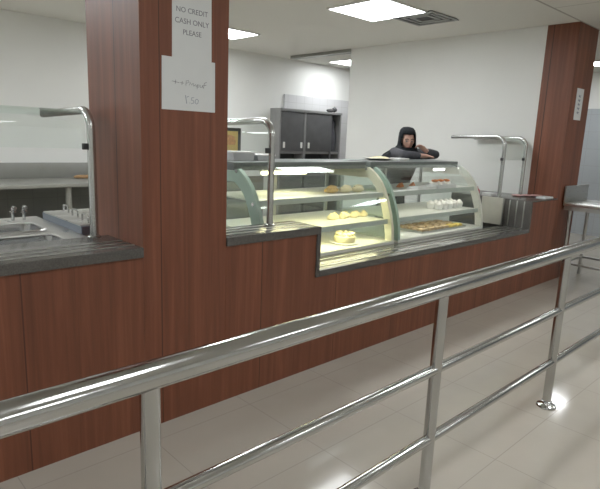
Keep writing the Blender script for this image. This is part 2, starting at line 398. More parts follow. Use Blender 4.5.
# ------------------------------------------------------------------ display cases
PROF = [(2.700, .70), (2.712, .82), (2.737, .931), (2.775, 1.04), (2.819, 1.136), (2.865, 1.205), (2.917, 1.256), (2.965, 1.29), (3.011, 1.318), (3.09, 1.345)]
def inset(prof, d):
    out = []
    for i in range(len(prof)):
        a = Vector(prof[max(0, i-1)]); b = Vector(prof[min(len(prof)-1, i+1)]); t = (b-a).normalized()
        out.append((prof[i][0]+t.y*d, prof[i][1]-t.x*d))
    return out
YB = 3.50
def display_case(x0, x1, label, mats, lamp, lamp_x):
    t = thing('display_case', label, 'display case', ((x0+x1)/2, 3.1, 0))
    MB().box(x0, x1, 2.70, YB, 0, .685).build('base_cabinet', M['brushed'], t)
    MB().box(x0, x1, 2.70, YB, .685, .712, .003).build('deck', M['white_shelf'], t)
    MB().box(x0, x1, 3.06, YB+.01, 1.302, 1.36, .004).build('top_slab', M['case_top'], t)
    for x, m, w in ((x0, mats[0], .03), (x1-.03, mats[1], .03)):
        inn = inset(PROF, .10 if (x == x0 and x0 < 3) else .075); inn[0] = (inn[0][0], .712)
        e = MB().prism(PROF[:-1]+[(3.05, 1.301), (3.47, 1.301), (3.47, 1.225), (3.05, 1.225)]+inn[:-2][::-1], x, x+w, 'x').build('end_frame', m, t)
        gp = [(2.75, .712)]+inset(PROF, .03)[1:]+[(YB-.02, 1.30), (YB-.02, .712)]
        MB().prism(gp, x+.012, x+.018, 'x').build('end_glass', M['shelf_glass'], e)
        for (cy, cz) in ((2.838, 1.09), (3.03, 1.30)):
            MB().tube([(x-.004, cy, cz), (x+w+.004, cy, cz)], .013, 12).build('glass_clip', M['steel'], e)
    MB().ribbon(inset(PROF, -.004), x0+.03, x1-.03, .006).build('curved_front_glass', M['glass'], t)
    for z in (1.10, .88):
        y0 = 2.835 if z > 1 else 2.765
        s = MB().box(x0+.035, x1-.035, y0, YB-.09, z, z+.012, .002).build('shelf', M['white_shelf'], t)
        MB().box(x0+.035, x1-.035, y0-.012, y0, z-.026, z+.014, .002).build('shelf_rail', M['shelf_edge'], s)
    # sliding back doors
    xm = (x0+x1)/2
    for a, b, y in ((x0+.03, xm+.03, YB-.03), (xm-.03, x1-.03, YB-.012)):
        d = MB()
        for q in (a, b-.03): d.box(q, q+.03, y-.01, y+.01, .712, 1.302)
        d.box(a+.03, b-.03, y-.01, y+.01, .712, .745); d.box(a+.03, b-.03, y-.01, y+.01, 1.272, 1.302)
        o = d.build('sliding_back_door', M['alu'], t)
        MB().box(a+.03, b-.03, y-.003, y+.003, .745, 1.272).build('door_glass', M['glass_green'], o)
    for z, y in ((1.10, 2.86), (.88, 2.79)):  # hidden under-shelf lamps, added to brighten the lower shelves and deck
        u = MB().box(x0+.10, x1-.10, y, y+.03, z-.014, z-.001).build('added_shelf_lamp', M['white'], t)
        MB().box(x0+.11, x1-.11, y+.004, y+.026, z-.018, z-.0141).build('added_lamp_strip', lamp, u)
    h = MB().box(lamp_x[0], lamp_x[1], 3.10, 3.15, 1.288, 1.302).build('lamp_housing', M['white'], t)
    MB().tube([(lamp_x[0]+.01, 3.125, 1.275), (lamp_x[1]-.01, 3.125, 1.275)], .013, 12).build('lamp_tube', lamp, h)
    return t
display_case(2.25, 3.685, 'curved glass display case with warm lit shelves, next to the near pillar', (M['frame_green'], M['frame_cream']), M['lampy'], (2.55, 3.02))
display_case(3.745, 5.215, 'curved glass display case the hooded person leans on', (M['frame_green'], M['frame_white']), M['lampw'], (4.86, 5.06))

# ------------------------------------------------------------------ food in the cases
def pastry(x, y, z, r, mat, label, cat, group, name, kind):
    m = MB()
    if kind == 'roll':
        pts = [(x-r, y, z+r*.35), (x-r*.5, y, z+r*.40), (x, y, z+r*.42), (x+r*.5, y, z+r*.40), (x+r, y, z+r*.35)]
        m.tube(pts, [r*.2, r*.35, r*.40, r*.35, r*.2], 12)
        m.tube([(x-r*.7, y-r*.1, z+r*.70), (x, y+r*.12, z+r*.84), (x+r*.7, y-r*.1, z+r*.70)], r*.13, 8)
    elif kind == 'swirl':
        m.lathe([(r*.8, 0), (r, r*.25), (r*.95, r*.6), (r*.75, r*.7), (r*.72, r*.9), (r*.45, r*1.02), (r*.42, r*1.2), (r*.12, r*1.4)], (x, y, z), 14)
    elif kind == 'samosa':
        a = random.uniform(0, 6.28); P = [Vector((x+r*math.cos(a+k*2.094), y+r*math.sin(a+k*2.094), z+.004)) for k in range(3)]+[Vector((x, y, z+r*1.15))]
        t = bmesh.new(); vs = [t.verts.new(q) for q in P]
        for f in ((0, 2, 1), (0, 1, 3), (1, 2, 3), (2, 0, 3)): t.faces.new([vs[i] for i in f])
        bmesh.ops.subdivide_edges(t, edges=list(t.edges), cuts=3, use_grid_fill=True)
        cc = Vector((x, y, z+r*.4))
        for v in t.verts: v.co = cc+(v.co-cc)*(1.0 if (v.co-cc).length < r*.75 else .9)
        bmesh.ops.smooth_vert(t, verts=list(t.verts), factor=.5, use_axis_x=True, use_axis_y=True, use_axis_z=True)
        m.merge(t)
    elif kind == 'slice':
        m.box(x-r, x+r, y-r*.8, y+r*.8, z, z+r*.7, r*.18)
    return single(name, m, mat, label, cat, (x, y, z), group)
ords = ['first', 'second', 'third', 'fourth', 'fifth', 'sixth', 'seventh', 'eighth', 'ninth', 'tenth']
ZS1, ZS2, ZD = 1.1125, .8925, .7125
for i, (x, y) in enumerate([(3.17, 2.98), (3.32, 2.96), (3.46, 2.95)]):
    pastry(x, y, ZS1, .07, M['pastry' if i == 0 else 'cream'], ords[2-i]+' pastry roll from the cream end frame, upper shelf of the warm-lit case', 'pastry', 'pastries on the upper shelf of the warm case', 'pastry_roll', 'roll')
for i in range(7):
    pastry(3.20+i*.068, 2.99+(i % 2)*.03, ZS2, .040, M['cream'], ords[6-i]+' cream pastry from the cream end frame, middle shelf of the warm-lit case', 'pastry', 'cream pastries on the middle shelf', 'cream_pastry', 'swirl')
# frosted cake on the deck
ck = thing('frosted_cake', 'pale frosted cake on the bottom deck of the warm-lit display case', 'cake', (3.24, 2.87, ZD))
MB().lathe([(.11, 0), (.12, .004), (.125, .010), (.10, .012)], (3.24, 2.87, ZD), 28).build('plate', M['white'], ck)
m = MB().lathe([(.085, .012), (.09, .03), (.088, .06), (.07, .072)], (3.24, 2.87, ZD), 28)
for k in range(10): m.blob((3.24+.066*math.cos(k*.628), 2.87+.066*math.sin(k*.628), ZD+.078), (.018, .018, .016))
m.build('icing', M['cream'], ck)
for i, (x, y) in enumerate([(4.20, 3.06), (4.29, 3.10), (4.36, 3.03), (4.45, 3.08)]):
    pastry(x, y, ZS1, .05, M['orange'], ords[i]+' fried orange snack from the green frame, upper shelf of the far case', 'snack', 'fried snacks on the upper shelf', 'fried_snack', 'samosa')
def tray(name, label, x0, x1, y0, y1, z, mat, h=.025):
    m = MB().box(x0, x1, y0, y1, z, z+.006, .002)
    m.box(x0, x1, y0, y0+.008, z+.004, z+h, .002); m.box(x0, x1, y1-.008, y1, z+.004, z+h, .002)
    m.box(x0, x0+.008, y0, y1, z+.004, z+h, .002); m.box(x1-.008, x1, y0, y1, z+.004, z+h, .002)
    return single(name, m, mat, label, 'tray', ((x0+x1)/2, (y0+y1)/2, z))
tray('food_tray', 'low white tray on the upper shelf of the far display case, nearer the fried snacks', 4.20, 4.50, 2.845, 2.97, ZS1, M['white'])
tray('food_tray', 'deeper white tray under sandwiches on the upper shelf of the far display case', 4.52, 4.86, 2.845, 3.02, ZS1, M['white'], .04)
for i in range(3):
    x = 4.59+i*.1
    t = thing('sandwich', ords[i]+' orange-topped sandwich along the white tray in the far display case', 'sandwich', (x, 2.93, ZS1+.006), 'sandwiches in the white tray')
    MB().prism([(x-.04, ZS1+.007), (x+.04, ZS1+.007), (x+.01, ZS1+.07)], 2.88, 2.98, 'y').build('bread', M['whip'], t)
    MB().blob((x+.01, 2.93, ZS1+.07), (.03, .04, .014), jit=.1).build('filling', M['orange'], t)
for i in range(10):
    x, y = 4.66+(i % 5)*.095, 2.90+(i//5)*.10
    t = thing('cream_cup', '%s cream-filled white cup from the green frame, %s row, middle shelf of far case' % (ords[i % 5], 'front' if i < 5 else 'rear'), 'cup', (x, y, ZS2), 'cream cups on the middle shelf of the far case')
    MB().lathe([(.028, 0), (.038, .04), (.040, .045)], (x, y, ZS2), 16).build('cup', M['white'], t)
    MB().lathe([(.036, .045), (.038, .056), (.028, .066), (.022, .076), (.006, .088)], (x, y, ZS2), 14).build('cream', M['whip'], t)
tray('food_tray', 'shallow steel tray of baked slices on the bottom deck of the far display case', 4.20, 4.98, 2.76, 3.12, ZD, M['brushed'], .02)
n = 0
for a in range(6):
    for b in range(3):
        x, y = 4.27+a*.125, 2.815+b*.115
        pastry(x, y, ZD+.007, .045, M['yellow'] if a >= 4 and b == 0 else M['brown'], '%s baked slice from the green frame, %s row of the steel tray' % (ords[a], ('front', 'middle', 'rear')[b]), 'baked slice', 'baked slices in the steel tray', 'baked_slice', 'slice')

# ------------------------------------------------------------------ things on the case tops
ZT = 1.361
def tub(x0, x1, y0, y1, z, h, label):
    t = thing('plastic_tub', label, 'tub', ((x0+x1)/2, (y0+y1)/2, z), 'clear tubs on the case top')
    MB().prism([(x0+.012, z), (x1-.012, z), (x1, z+h), (x0, z+h)], y0, y1, 'y').build('body', M['clear'], t)
    MB().box(x0-.006, x1+.006, y0-.006, y1+.006, z+h, z+h+.012, .004).build('lid', M['white'], t)
tub(2.36, 2.56, 3.22, 3.38, ZT, .055, 'clear lidded plastic tub on the warm-lit case top with the framed picture behind')
tub(2.585, 2.76, 3.22, 3.36, ZT, .035, 'shallower clear lidded tub on the case top, behind the tall steel post')
fr = thing('framed_picture', 'small black-framed yellow picture standing on the warm-lit display case', 'picture', (2.44, 3.46, ZT))
m = MB(); m.box(2.26, 2.285, 3.45, 3.47, ZT, 1.60); m.box(2.575, 2.60, 3.45, 3.47, ZT, 1.60); m.box(2.285, 2.575, 3.45, 3.47, 1.575, 1.60); m.box(2.285, 2.575, 3.45, 3.47, ZT, ZT+.025)
m.build('frame', M['black'], fr)
MB().box(2.285, 2.575, 3.456, 3.466, ZT+.025, 1.575).build('picture_sheet', M['pic_yellow'], fr)
MB().lathe([(.001, 0), (.06, .001), (.065, .03), (.05, .06), (.02, .075)], (2.49, 3.455, 1.47), 16, 1, .05).build('picture_motif', M['pic_orange'], fr)
pl = thing('serving_plate', 'flat white plate on the case top beside the hooded person', 'plate', (4.20, 3.34, ZT))
MB().lathe([(.09, 0), (.12, .008), (.16, .018), (.158, .021), (.11, .012)], (4.20, 3.34, ZT), 30).build('dish', M['alu'], pl)
MB().lathe([(.10, .012), (.10, .02), (.06, .032), (.02, .036)], (4.22, 3.34, ZT), 20).build('flatbread', M['cream'], pl)
single('paper_sheet', MB().box(4.42, 4.58, 3.24, 3.36, ZT, ZT+.022, .003), M['white'], 'small white paper stack on the case top at the hooded person\'s elbow', 'paper', (4.50, 3.30, ZT))

# ------------------------------------------------------------------ things on the raised granite by the far pillar
ZR = .9855
rb = thing('sauce_bottle', 'small red bottle standing behind the far case next to the steel post', 'bottle', (5.60, 3.02, .986))
M_ = MB().lathe([(.03, 0), (.034, .006), (.034, .05), (.022, .066), (.014, .072)], (5.70, 3.07, ZR), 16)
rb.location = (5.70, 3.07, ZR)
M_.build('body', M['red'], rb); MB().lathe([(.014, .072), (.014, .088), (.006, .094)], (5.70, 3.07, ZR), 12).build('cap', M['pink'], rb)
tray('plastic_tray', 'small white tray on the raised granite in front of the red bottle', 5.69, 5.83, 2.88, 3.0, ZR, M['white'], .03)
for i, (x, y) in enumerate([(5.98, 2.72), (6.10, 2.66), (6.21, 2.60)]):
    m = MB().lathe([(.035, 0), (.05, .006), (.062, .016), (.060, .02), (.045, .010)], (x, y, ZR), 22)
    single('saucer', m, M['pink'], ords[i]+' pink saucer from the red bottle, on the raised granite by the far pillar', 'saucer', (x, y, ZR), 'pink saucers on the raised granite')
m = MB()
for k in range(5): m.box(6.05+k*.004, 6.27-k*.002, 2.43, 2.54, ZR+k*.003, ZR+.0025+k*.003)
single('napkin_stack', m, M['paper'], 'small pile of pale napkins on the raised granite against the far pillar', 'napkins', (6.16, 2.485, ZR))

# ------------------------------------------------------------------ steel table beyond the railing
t = thing('steel_table', 'stainless steel table with upstand beside the far pillar', 'table', (6.9, 1.9, 0))
MB().box(6.46, 7.16, 1.50, 2.385, .895, .93, .004).build('tabletop', M['brushed'], t)
MB().box(6.47, 7.15, 1.51, 2.375, .845, .895).build('apron', M['dull'], t)
MB().box(6.46, 7.16, 2.37, 2.388, .93, 1.12, .003).build('upstand', M['brushed'], t)
for x in (6.52, 7.10):
    for y in (1.56, 2.32): MB().tube([(x, y, 0), (x, y, .85)], .02, 14).build('leg', M['dull'], t)
m = MB()
for y in (1.56, 2.32): m.tube([(6.52, y, .22), (7.10, y, .22)], .014, 10)
for x in (6.52, 7.10): m.tube([(x, 1.56, .22), (x, 2.32, .22)], .014, 10)
m.build('stretcher', M['dull'], t)

# ------------------------------------------------------------------ steel sink unit and lidded warmer behind the near counter
t = thing('sink_unit', 'stainless steel double sink unit behind the granite counter', 'sink', (.3, 3.2, 0))
ZK = .955
def rounded(x0, x1, y0, y1, r, n=5):
    out = []
    for cx, cy, a0 in ((x1-r, y1-r, 0), (x0+r, y1-r, 90), (x0+r, y0+r, 180), (x1-r, y0+r, 270)):
        for i in range(n+1):
            a = math.radians(a0+90*i/n); out.append((cx+r*math.cos(a), cy+r*math.sin(a)))
    return out
def deck_with_holes(x0, x1, y0, y1, z, holes):
    bm = bmesh.new(); loops = [[(x0, y0), (x1, y0), (x1, y1), (x0, y1)]]+holes
    ed = []
    for lp in loops:
        vs = [bm.verts.new((a, b, z)) for a, b in lp]
        for i in range(len(vs)): ed.append(bm.edges.new((vs[i], vs[(i+1) % len(vs)])))
    bmesh.ops.triangle_fill(bm, use_beauty=True, use_dissolve=False, edges=ed)
    return bm
holes = [rounded(.20, 1.03, 2.86, 3.12, .06), rounded(.20, 1.05, 3.24, 3.56, .06)]
dk = MB(); dk.merge(deck_with_holes(-1.9, 1.165, 2.801, 3.82, ZK, holes)); dk.build('steel_deck', M['brushed'], t)
for hl in holes:
    b = bmesh.new(); top = [b.verts.new((x, y, ZK)) for x, y in hl]
    cx = sum(x for x, y in hl)/len(hl); cy = sum(y for x, y in hl)/len(hl)
    bot = [b.verts.new((cx+(x-cx)*.95, cy+(y-cy)*.9, ZK-.13)) for x, y in hl]
    for i in range(len(hl)): b.faces.new((top[i], top[(i+1) % len(hl)], bot[(i+1) % len(hl)], bot[i]))
    b.faces.new(bot); w = MB(); w.merge(b); bo = w.build('basin', M['water'], t)
    rim = MB().tube([(x, y, ZK+.003) for x, y in hl], .008, 8, closed=True).build('rim', M['strip'], bo)
MB().box(-1.9, 1.16, 2.802, 2.82, .70, ZK-.002).build('front_skirt', M['brushed'], t)
MB().box(-1.9, 1.16, 3.79, 3.818, .40, ZK-.002).build('back_skirt', M['dull'], t)
for x, y in ((-1.85, 2.85), (1.12, 2.85), (-1.85, 3.75), (1.12, 3.75)): MB().tube([(x, y, 0), (x, y, .80 if y < 3 else ZK-.01)], .02, 10).build('leg', M['dull'], t)
for (x, y), lab in (((.99, 3.70), None), ((1.055, 3.70), None)):
    tp = MB().tube([(x, y, ZK), (x, y, ZK+.05)]+bend((x, y, ZK), (x, y, ZK+.09), (x, y-.07, ZK+.085), .02, 4)+[(x, y-.06, ZK+.085)], .010, 10).build('tap', M['steel'], t)
    MB().tube([(x-.02, y, ZK+.055), (x+.02, y, ZK+.055)], .007, 8).build('tap_lever', M['steel'], tp)

t = thing('food_warmer', 'long steel food warmer with three looped lid handles behind the near pillar', 'food warmer', (1.8, 3.3, 0))
ZW = 1.0
MB().box(1.17, 2.10, 3.05, 3.70, ZW-.055, ZW-.004).build('rim_body', M['blueedge'], t)
MB().box(1.19, 2.08, 3.07, 3.68, .02, ZW-.055).build('cabinet_body', M['dull'], t)
for k, y in enumerate((3.165, 3.375, 3.585)):
    l = MB().box(1.17, 2.10, y-.10, y+.10, ZW-.004, ZW+.006, .003).build('lid', M['brushed'], t)
    x = 1.24+.02*k
    MB().tube([(x, y-.045, ZW+.004)]+bend((x, y-.045, ZW), (x, y-.045, ZW+.05), (x, y+.045, ZW+.05), .018, 4)+bend((x, y-.045, ZW+.05), (x, y+.045, ZW+.05), (x, y+.045, ZW), .018, 4)+[(x, y+.045, ZW+.004)], .006, 8).build('lid_handle', M['steel'], l)

# back table with splashback
t = thing('steel_worktable', 'long stainless steel worktable with splashback along the back kitchen wall', 'table', (1.0, 6.8, 0))
MB().box(-1.5, 3.9, 6.42, 7.275, .865, .905, .003).build('tabletop', M['grey_metal'], t)
MB().box(-1.5, 3.9, 7.255, 7.28, .905, 1.10, .003).build('splashback', M['splash'], t)
for x in (-1.4, .4, 2.36, 3.8): MB().tube([(x, 6.5, 0), (x, 6.5, .87)], .035, 12).build('leg', M['grey_metal'], t)
MB().box(-1.45, 3.85, 6.47, 7.2, .20, .225).build('undershelf', M['dull'], t)
m = MB().tube([(2.62, 7.0, .93), (2.66, 7.0, .935), (2.85, 6.96, .935), (2.89, 6.955, .93)], [.012, .024, .024, .012], 12)
single('bread_roll', m, M['roll'], 'small brown rolled loaf lying on the back kitchen worktable', 'bread', (2.75, 6.98, .906))

# dark cabinet against the back wall
cx0, cx1, cy = 6.09, 7.62, 7.00
t = thing('storage_cabinet', 'dark grey two-door storage cabinet with open bay at the back wall', 'cabinet', ((cx0+cx1)/2, 7.0, 0))
MB().box(cx0, cx0+.03, cy, 7.26, 0, 1.98).build('side_panel', M['cab_frame'], t)
MB().box(cx1-.03, cx1, cy, 7.26, 0, 1.98).build('side_panel', M['cab_frame'], t)
MB().box(cx0, cx1, cy-.02, 7.26, 1.98, 2.02).build('top_panel', M['cab_frame'], t)
MB().box(cx0+.03, cx1-.03, 7.24, 7.26, 0, 1.98).build('back_panel', M['cab_in'], t)
MB().box(cx0+.03, cx1-.03, cy+.02, 7.24, 1.26, 1.30).build('shelf', M['cab_frame'], t)
MB().box(cx0+.03, cx1-.03, cy+.02, 7.24, .86, .90).build('shelf', M['cab_frame'], t)
MB().box(6.66, 6.71, cy-.005, 7.24, .9, 1.98).build('divider', M['cab_frame'], t)
MB().box(7.34, 7.37, cy, 7.24, .9, 1.98).build('divider', M['cab'], t)
for a, b, hx in ((cx0+.035, 6.655, (.06, .47)), (6.715, 7.335, (.06,))):
    d = MB().box(a, b, cy-.004, cy+.016, 1.305, 1.975, .003).build('door', M['cab'], t)
    for q in hx: MB().box(a+q-.015, a+q+.015, cy-.03, cy-.004, 1.36, 1.46, .004).build('handle', M['white'], d)
for a, b in ((cx0+.035, 6.655), (6.715, 7.335)):
    MB().box(a, b, cy-.004, cy+.016, .05, .855, .003).build('door', M['cab'], t)
m = MB().lathe([(.08, 0), (.095, .05), (.095, .20), (.085, .32), (.055, .40), (.045, .50), (.06, .56), (.03, .60)], (7.48, 7.11, 1.302), 18, 1.05, .8)
for v in m.bm.verts:
    a = math.atan2(v.co.y-7.11, v.co.x-7.48); k = 1+.10*math.sin(5*a+v.co.z*6); v.co.x = 7.48+(v.co.x-7.48)*k; v.co.y = 7.11+(v.co.y-7.11)*k
single('cloth_bag', m, M['jacket'], 'dark tied cloth bag standing in the open bay of the grey cabinet', 'bag', (7.48, 7.11, 1.302))
m = MB(); m.blob((7.42, 7.1, 2.055), (.09, .06, .035), jit=.12); m.blob((7.50, 7.08, 2.075), (.05, .05, .05), jit=.15)
single('folded_cloth', m, M['black'], 'small black crumpled cloth on top of the grey cabinet', 'cloth', (7.45, 7.09, 2.021))

# ------------------------------------------------------------------ ceiling lights and vent
def ceiling_light(x, y, s, label, mat, group):
    t = thing('ceiling_light', label, 'ceiling light', (x, y, ZC), group)
    h = s/2; m = MB()
    m.box(x-h-.02, x+h+.02, y-h-.02, y-h, ZC-.016, ZC-.001); m.box(x-h-.02, x+h+.02, y+h, y+h+.02, ZC-.016, ZC-.001)
    m.box(x-h-.02, x-h, y-h, y+h, ZC-.016, ZC-.001); m.box(x+h, x+h+.02, y-h, y+h, ZC-.016, ZC-.001)
    m.build('frame', M['trimw'], t)
    MB().box(x-h, x+h, y-h, y+h, ZC-.012, ZC-.002).build('diffuser', mat, t)
G = 'square ceiling light panels'
ceiling_light(4.60, 3.80, .72, 'big bright square ceiling light panel above the display cases', M['led'], G)  # panel made oversized so its shape imitates the bloom around the light
ceiling_light(4.44, 6.20, .56, 'square ceiling light panel at the edge of the near pillar', M['led_small'], G)
ceiling_light(7.35, 6.62, .5, 'small far square ceiling light at the corner of the white side wall', M['led_small'], G)
ceiling_light(9.4, 3.20, .42, 'square ceiling light panel beyond the far pillar', M['led_hi'], G)
for i, (x, y) in enumerate([(.3, 5.0), (-1.6, 5.6), (-1.0, 3.9), (2.75, 3.75), (-1.6, 1.0), (1.2, .3), (4.4, .3), (7.4, .1), (-1.6, -2.6), (1.4, -2.6), (4.4, -2.6), (7.4, -2.6)]):  # unseen panels; those behind the counter are added to brighten the kitchen
    ceiling_light(x, y, .6, 'unseen square ceiling light panel lighting the room', M['led_hi' if y > 2.4 else 'soft'], G)
vx, vy, h = 5.20, 3.62, .26
t = thing('ceiling_vent', 'square grey air vent in the ceiling beside the big bright light panel', 'vent', (vx, vy, ZC))
m = MB()
for k, q in enumerate((h, h-.07, h-.14)):
    z = ZC-.012+k*.002
    m.box(vx-q, vx+q, vy-q, vy-q+.03, z-.006, z+.004); m.box(vx-q, vx+q, vy+q-.03, vy+q, z-.006, z+.004)
    m.box(vx-q, vx-q+.03, vy-q+.03, vy+q-.03, z-.006, z+.004); m.box(vx+q-.03, vx+q, vy-q+.03, vy+q-.03, z-.006, z+.004)
m.build('louvre', M['vent'], t)
MB().box(vx-h+.01, vx+h-.01, vy-h+.01, vy+h-.01, ZC-.006, ZC-.001).build('backing', M['vent_dark'], t)

# ------------------------------------------------------------------ paper notices
def text_part(s, size, x, y, z, mat, parent, name='lettering'):
    cu = bpy.data.curves.new(name, 'FONT'); cu.body = s; cu.size = size; cu.align_x = 'CENTER'; cu.extrude = .0004; cu.resolution_u = 3
    tmp = bpy.data.objects.new('tmp', cu); C.objects.link(tmp)
    dg = bpy.context.evaluated_depsgraph_get(); me = bpy.data.meshes.new_from_object(tmp.evaluated_get(dg))
    bpy.data.objects.remove(tmp); bpy.data.curves.remove(cu)
    off = parent_world(parent)
    for v in me.vertices: v.co = Vector((x+v.co.x, y-v.co.z, z+v.co.y))-off
    me.materials.clear(); me.materials.append(mat)
    o = bpy.data.objects.new(name, me); C.objects.link(o); o.parent = parent
    return o
def strokes(lines, x0, z0, sx, sz, y, r, mat, parent, name='handwriting'):
    m = MB()
    for l in lines: m.tube([(x0+u*sx, y, z0+v*sz) for u, v in l], r, 6)
    return m.build(name, mat, parent)
y0 = YF-.0015
a = thing('paper_notice', 'upper white printed paper notice asking for cash, taped to the near pillar', 'notice', (1.50, YF, 1.87), 'paper notices on the near pillar')
MB().prism([(1.388, 1.868), (1.614, 1.868), (1.611, 2.235), (1.391, 2.235)], y0-.0008, y0+.0025, 'y').build('sheet', M['paper'], a)
text_part('NO CREDIT', .034, 1.500, y0-.0012, 2.117, M['ink'], a)
text_part('CASH ONLY', .035, 1.500, y0-.0012, 2.066, M['ink'], a)
text_part('PLEASE', .034, 1.500, y0-.0012, 2.016, M['ink'], a)
b = thing('paper_notice', 'lower white handwritten paper notice on the near pillar, under the printed one', 'notice', (1.485, YF, 1.655), 'paper notices on the near pillar')
MB().prism([(1.330, 1.657), (1.636, 1.657), (1.634, 1.905), (1.333, 1.905)], y0-.0022, y0+.0025, 'y').build('sheet', M['paper'], b)
yh = y0-.0026
def uv(px, py): return ((px-75)/417, 1-(py-20)/360)
def ln(*pts): return [uv(*p_) for p_ in pts]
hand = [ln((150, 183), (205, 190)), ln((178, 172), (174, 200)), ln((212, 188), (240, 190)), ln((228, 178), (225, 202)),
        ln((255, 205), (258, 172), (275, 168), (280, 180), (258, 188)), ln((282, 200), (290, 180), (300, 198), (312, 182), (318, 204)),
        ln((318, 204), (330, 190), (336, 206), (346, 190)), ln((346, 190), (344, 222)), ln((346, 192), (360, 190), (358, 206), (346, 206)),
        ln((368, 190), (370, 208), (384, 206), (386, 190)), ln((386, 190), (392, 208)), ln((396, 214), (402, 176), (420, 166)), ln((392, 190), (418, 188))]
strokes(hand, 1.330, 1.657, .306, .248, yh, .0011, M['ink'], b)
hand2 = [ln((252, 272), (262, 330)), ln((262, 285), (278, 278)), ln((285, 322), (288, 326)), ln((318, 284), (300, 286), (300, 304), (316, 306), (318, 322), (298, 328)), ln((330, 300), (342, 292), (354, 302), (350, 322), (336, 328), (328, 316), (330, 300))]
strokes(hand2, 1.330, 1.657, .306, .248, yh, .0013, M['ink2'], b)
c = thing('paper_slip', 'small white paper slip with dark marks on the far pillar', 'notice', (6.56, YF, 1.87))
MB().prism([(6.46, 1.865), (6.66, 1.865), (6.66, 2.21), (6.46, 2.21)], y0-.0008, y0+.0025, 'y').build('sheet', M['paper'], c)
marks = []
for k in range(5):
    v = .22+.13*k; marks += [[(.32, v), (.62, v+.04)], [(.36, v+.05), (.55, v-.02)]]
strokes(marks, 6.46, 1.865, .20, .345, y0-.0014, .004, M['ink2'], c)

# ------------------------------------------------------------------ person leaning on the far display case
def skinned(verts, edges, sub=2, voxel=None, extra=None):
    """verts: list of (co, radius); returns an evaluated, continuous mesh"""
    me = bpy.data.meshes.new('sk'); me.from_pydata([v[0] for v in verts], edges, [])
    o = bpy.data.objects.new('sk', me); C.objects.link(o)
    o.modifiers.new('skin', 'SKIN')
    for i, v in enumerate(verts):
        rr = v[1]; d = me.skin_vertices[0].data[i]; d.radius = rr if isinstance(rr, (tuple, list)) else (rr, rr); d.use_root = (i == 0)
    s = o.modifiers.new('sub', 'SUBSURF'); s.levels = s.render_levels = sub
    dg = bpy.context.evaluated_depsgraph_get(); me2 = bpy.data.meshes.new_from_object(o.evaluated_get(dg))
    bpy.data.objects.remove(o); bpy.data.meshes.remove(me)
    bm = bmesh.new(); bm.from_mesh(me2); bpy.data.meshes.remove(me2)
    if extra:
        for e in extra:
            t = bpy.data.meshes.new('t'); e.to_mesh(t); e.free(); bm.from_mesh(t); bpy.data.meshes.remove(t)
    if voxel:
        t = bpy.data.meshes.new('t'); bm.to_mesh(t); bm.free()
        o = bpy.data.objects.new('t', t); C.objects.link(o); r_ = o.modifiers.new('r', 'REMESH'); r_.mode = 'VOXEL'; r_.voxel_size = voxel
        sm = o.modifiers.new('s', 'SMOOTH'); sm.iterations = 2; sm.factor = .4
        dg = bpy.context.evaluated_depsgraph_get(); me2 = bpy.data.meshes.new_from_object(o.evaluated_get(dg))
        bpy.data.objects.remove(o); bpy.data.meshes.remove(t)
        bm = bmesh.new(); bm.from_mesh(me2); bpy.data.meshes.remove(me2)
    return bm
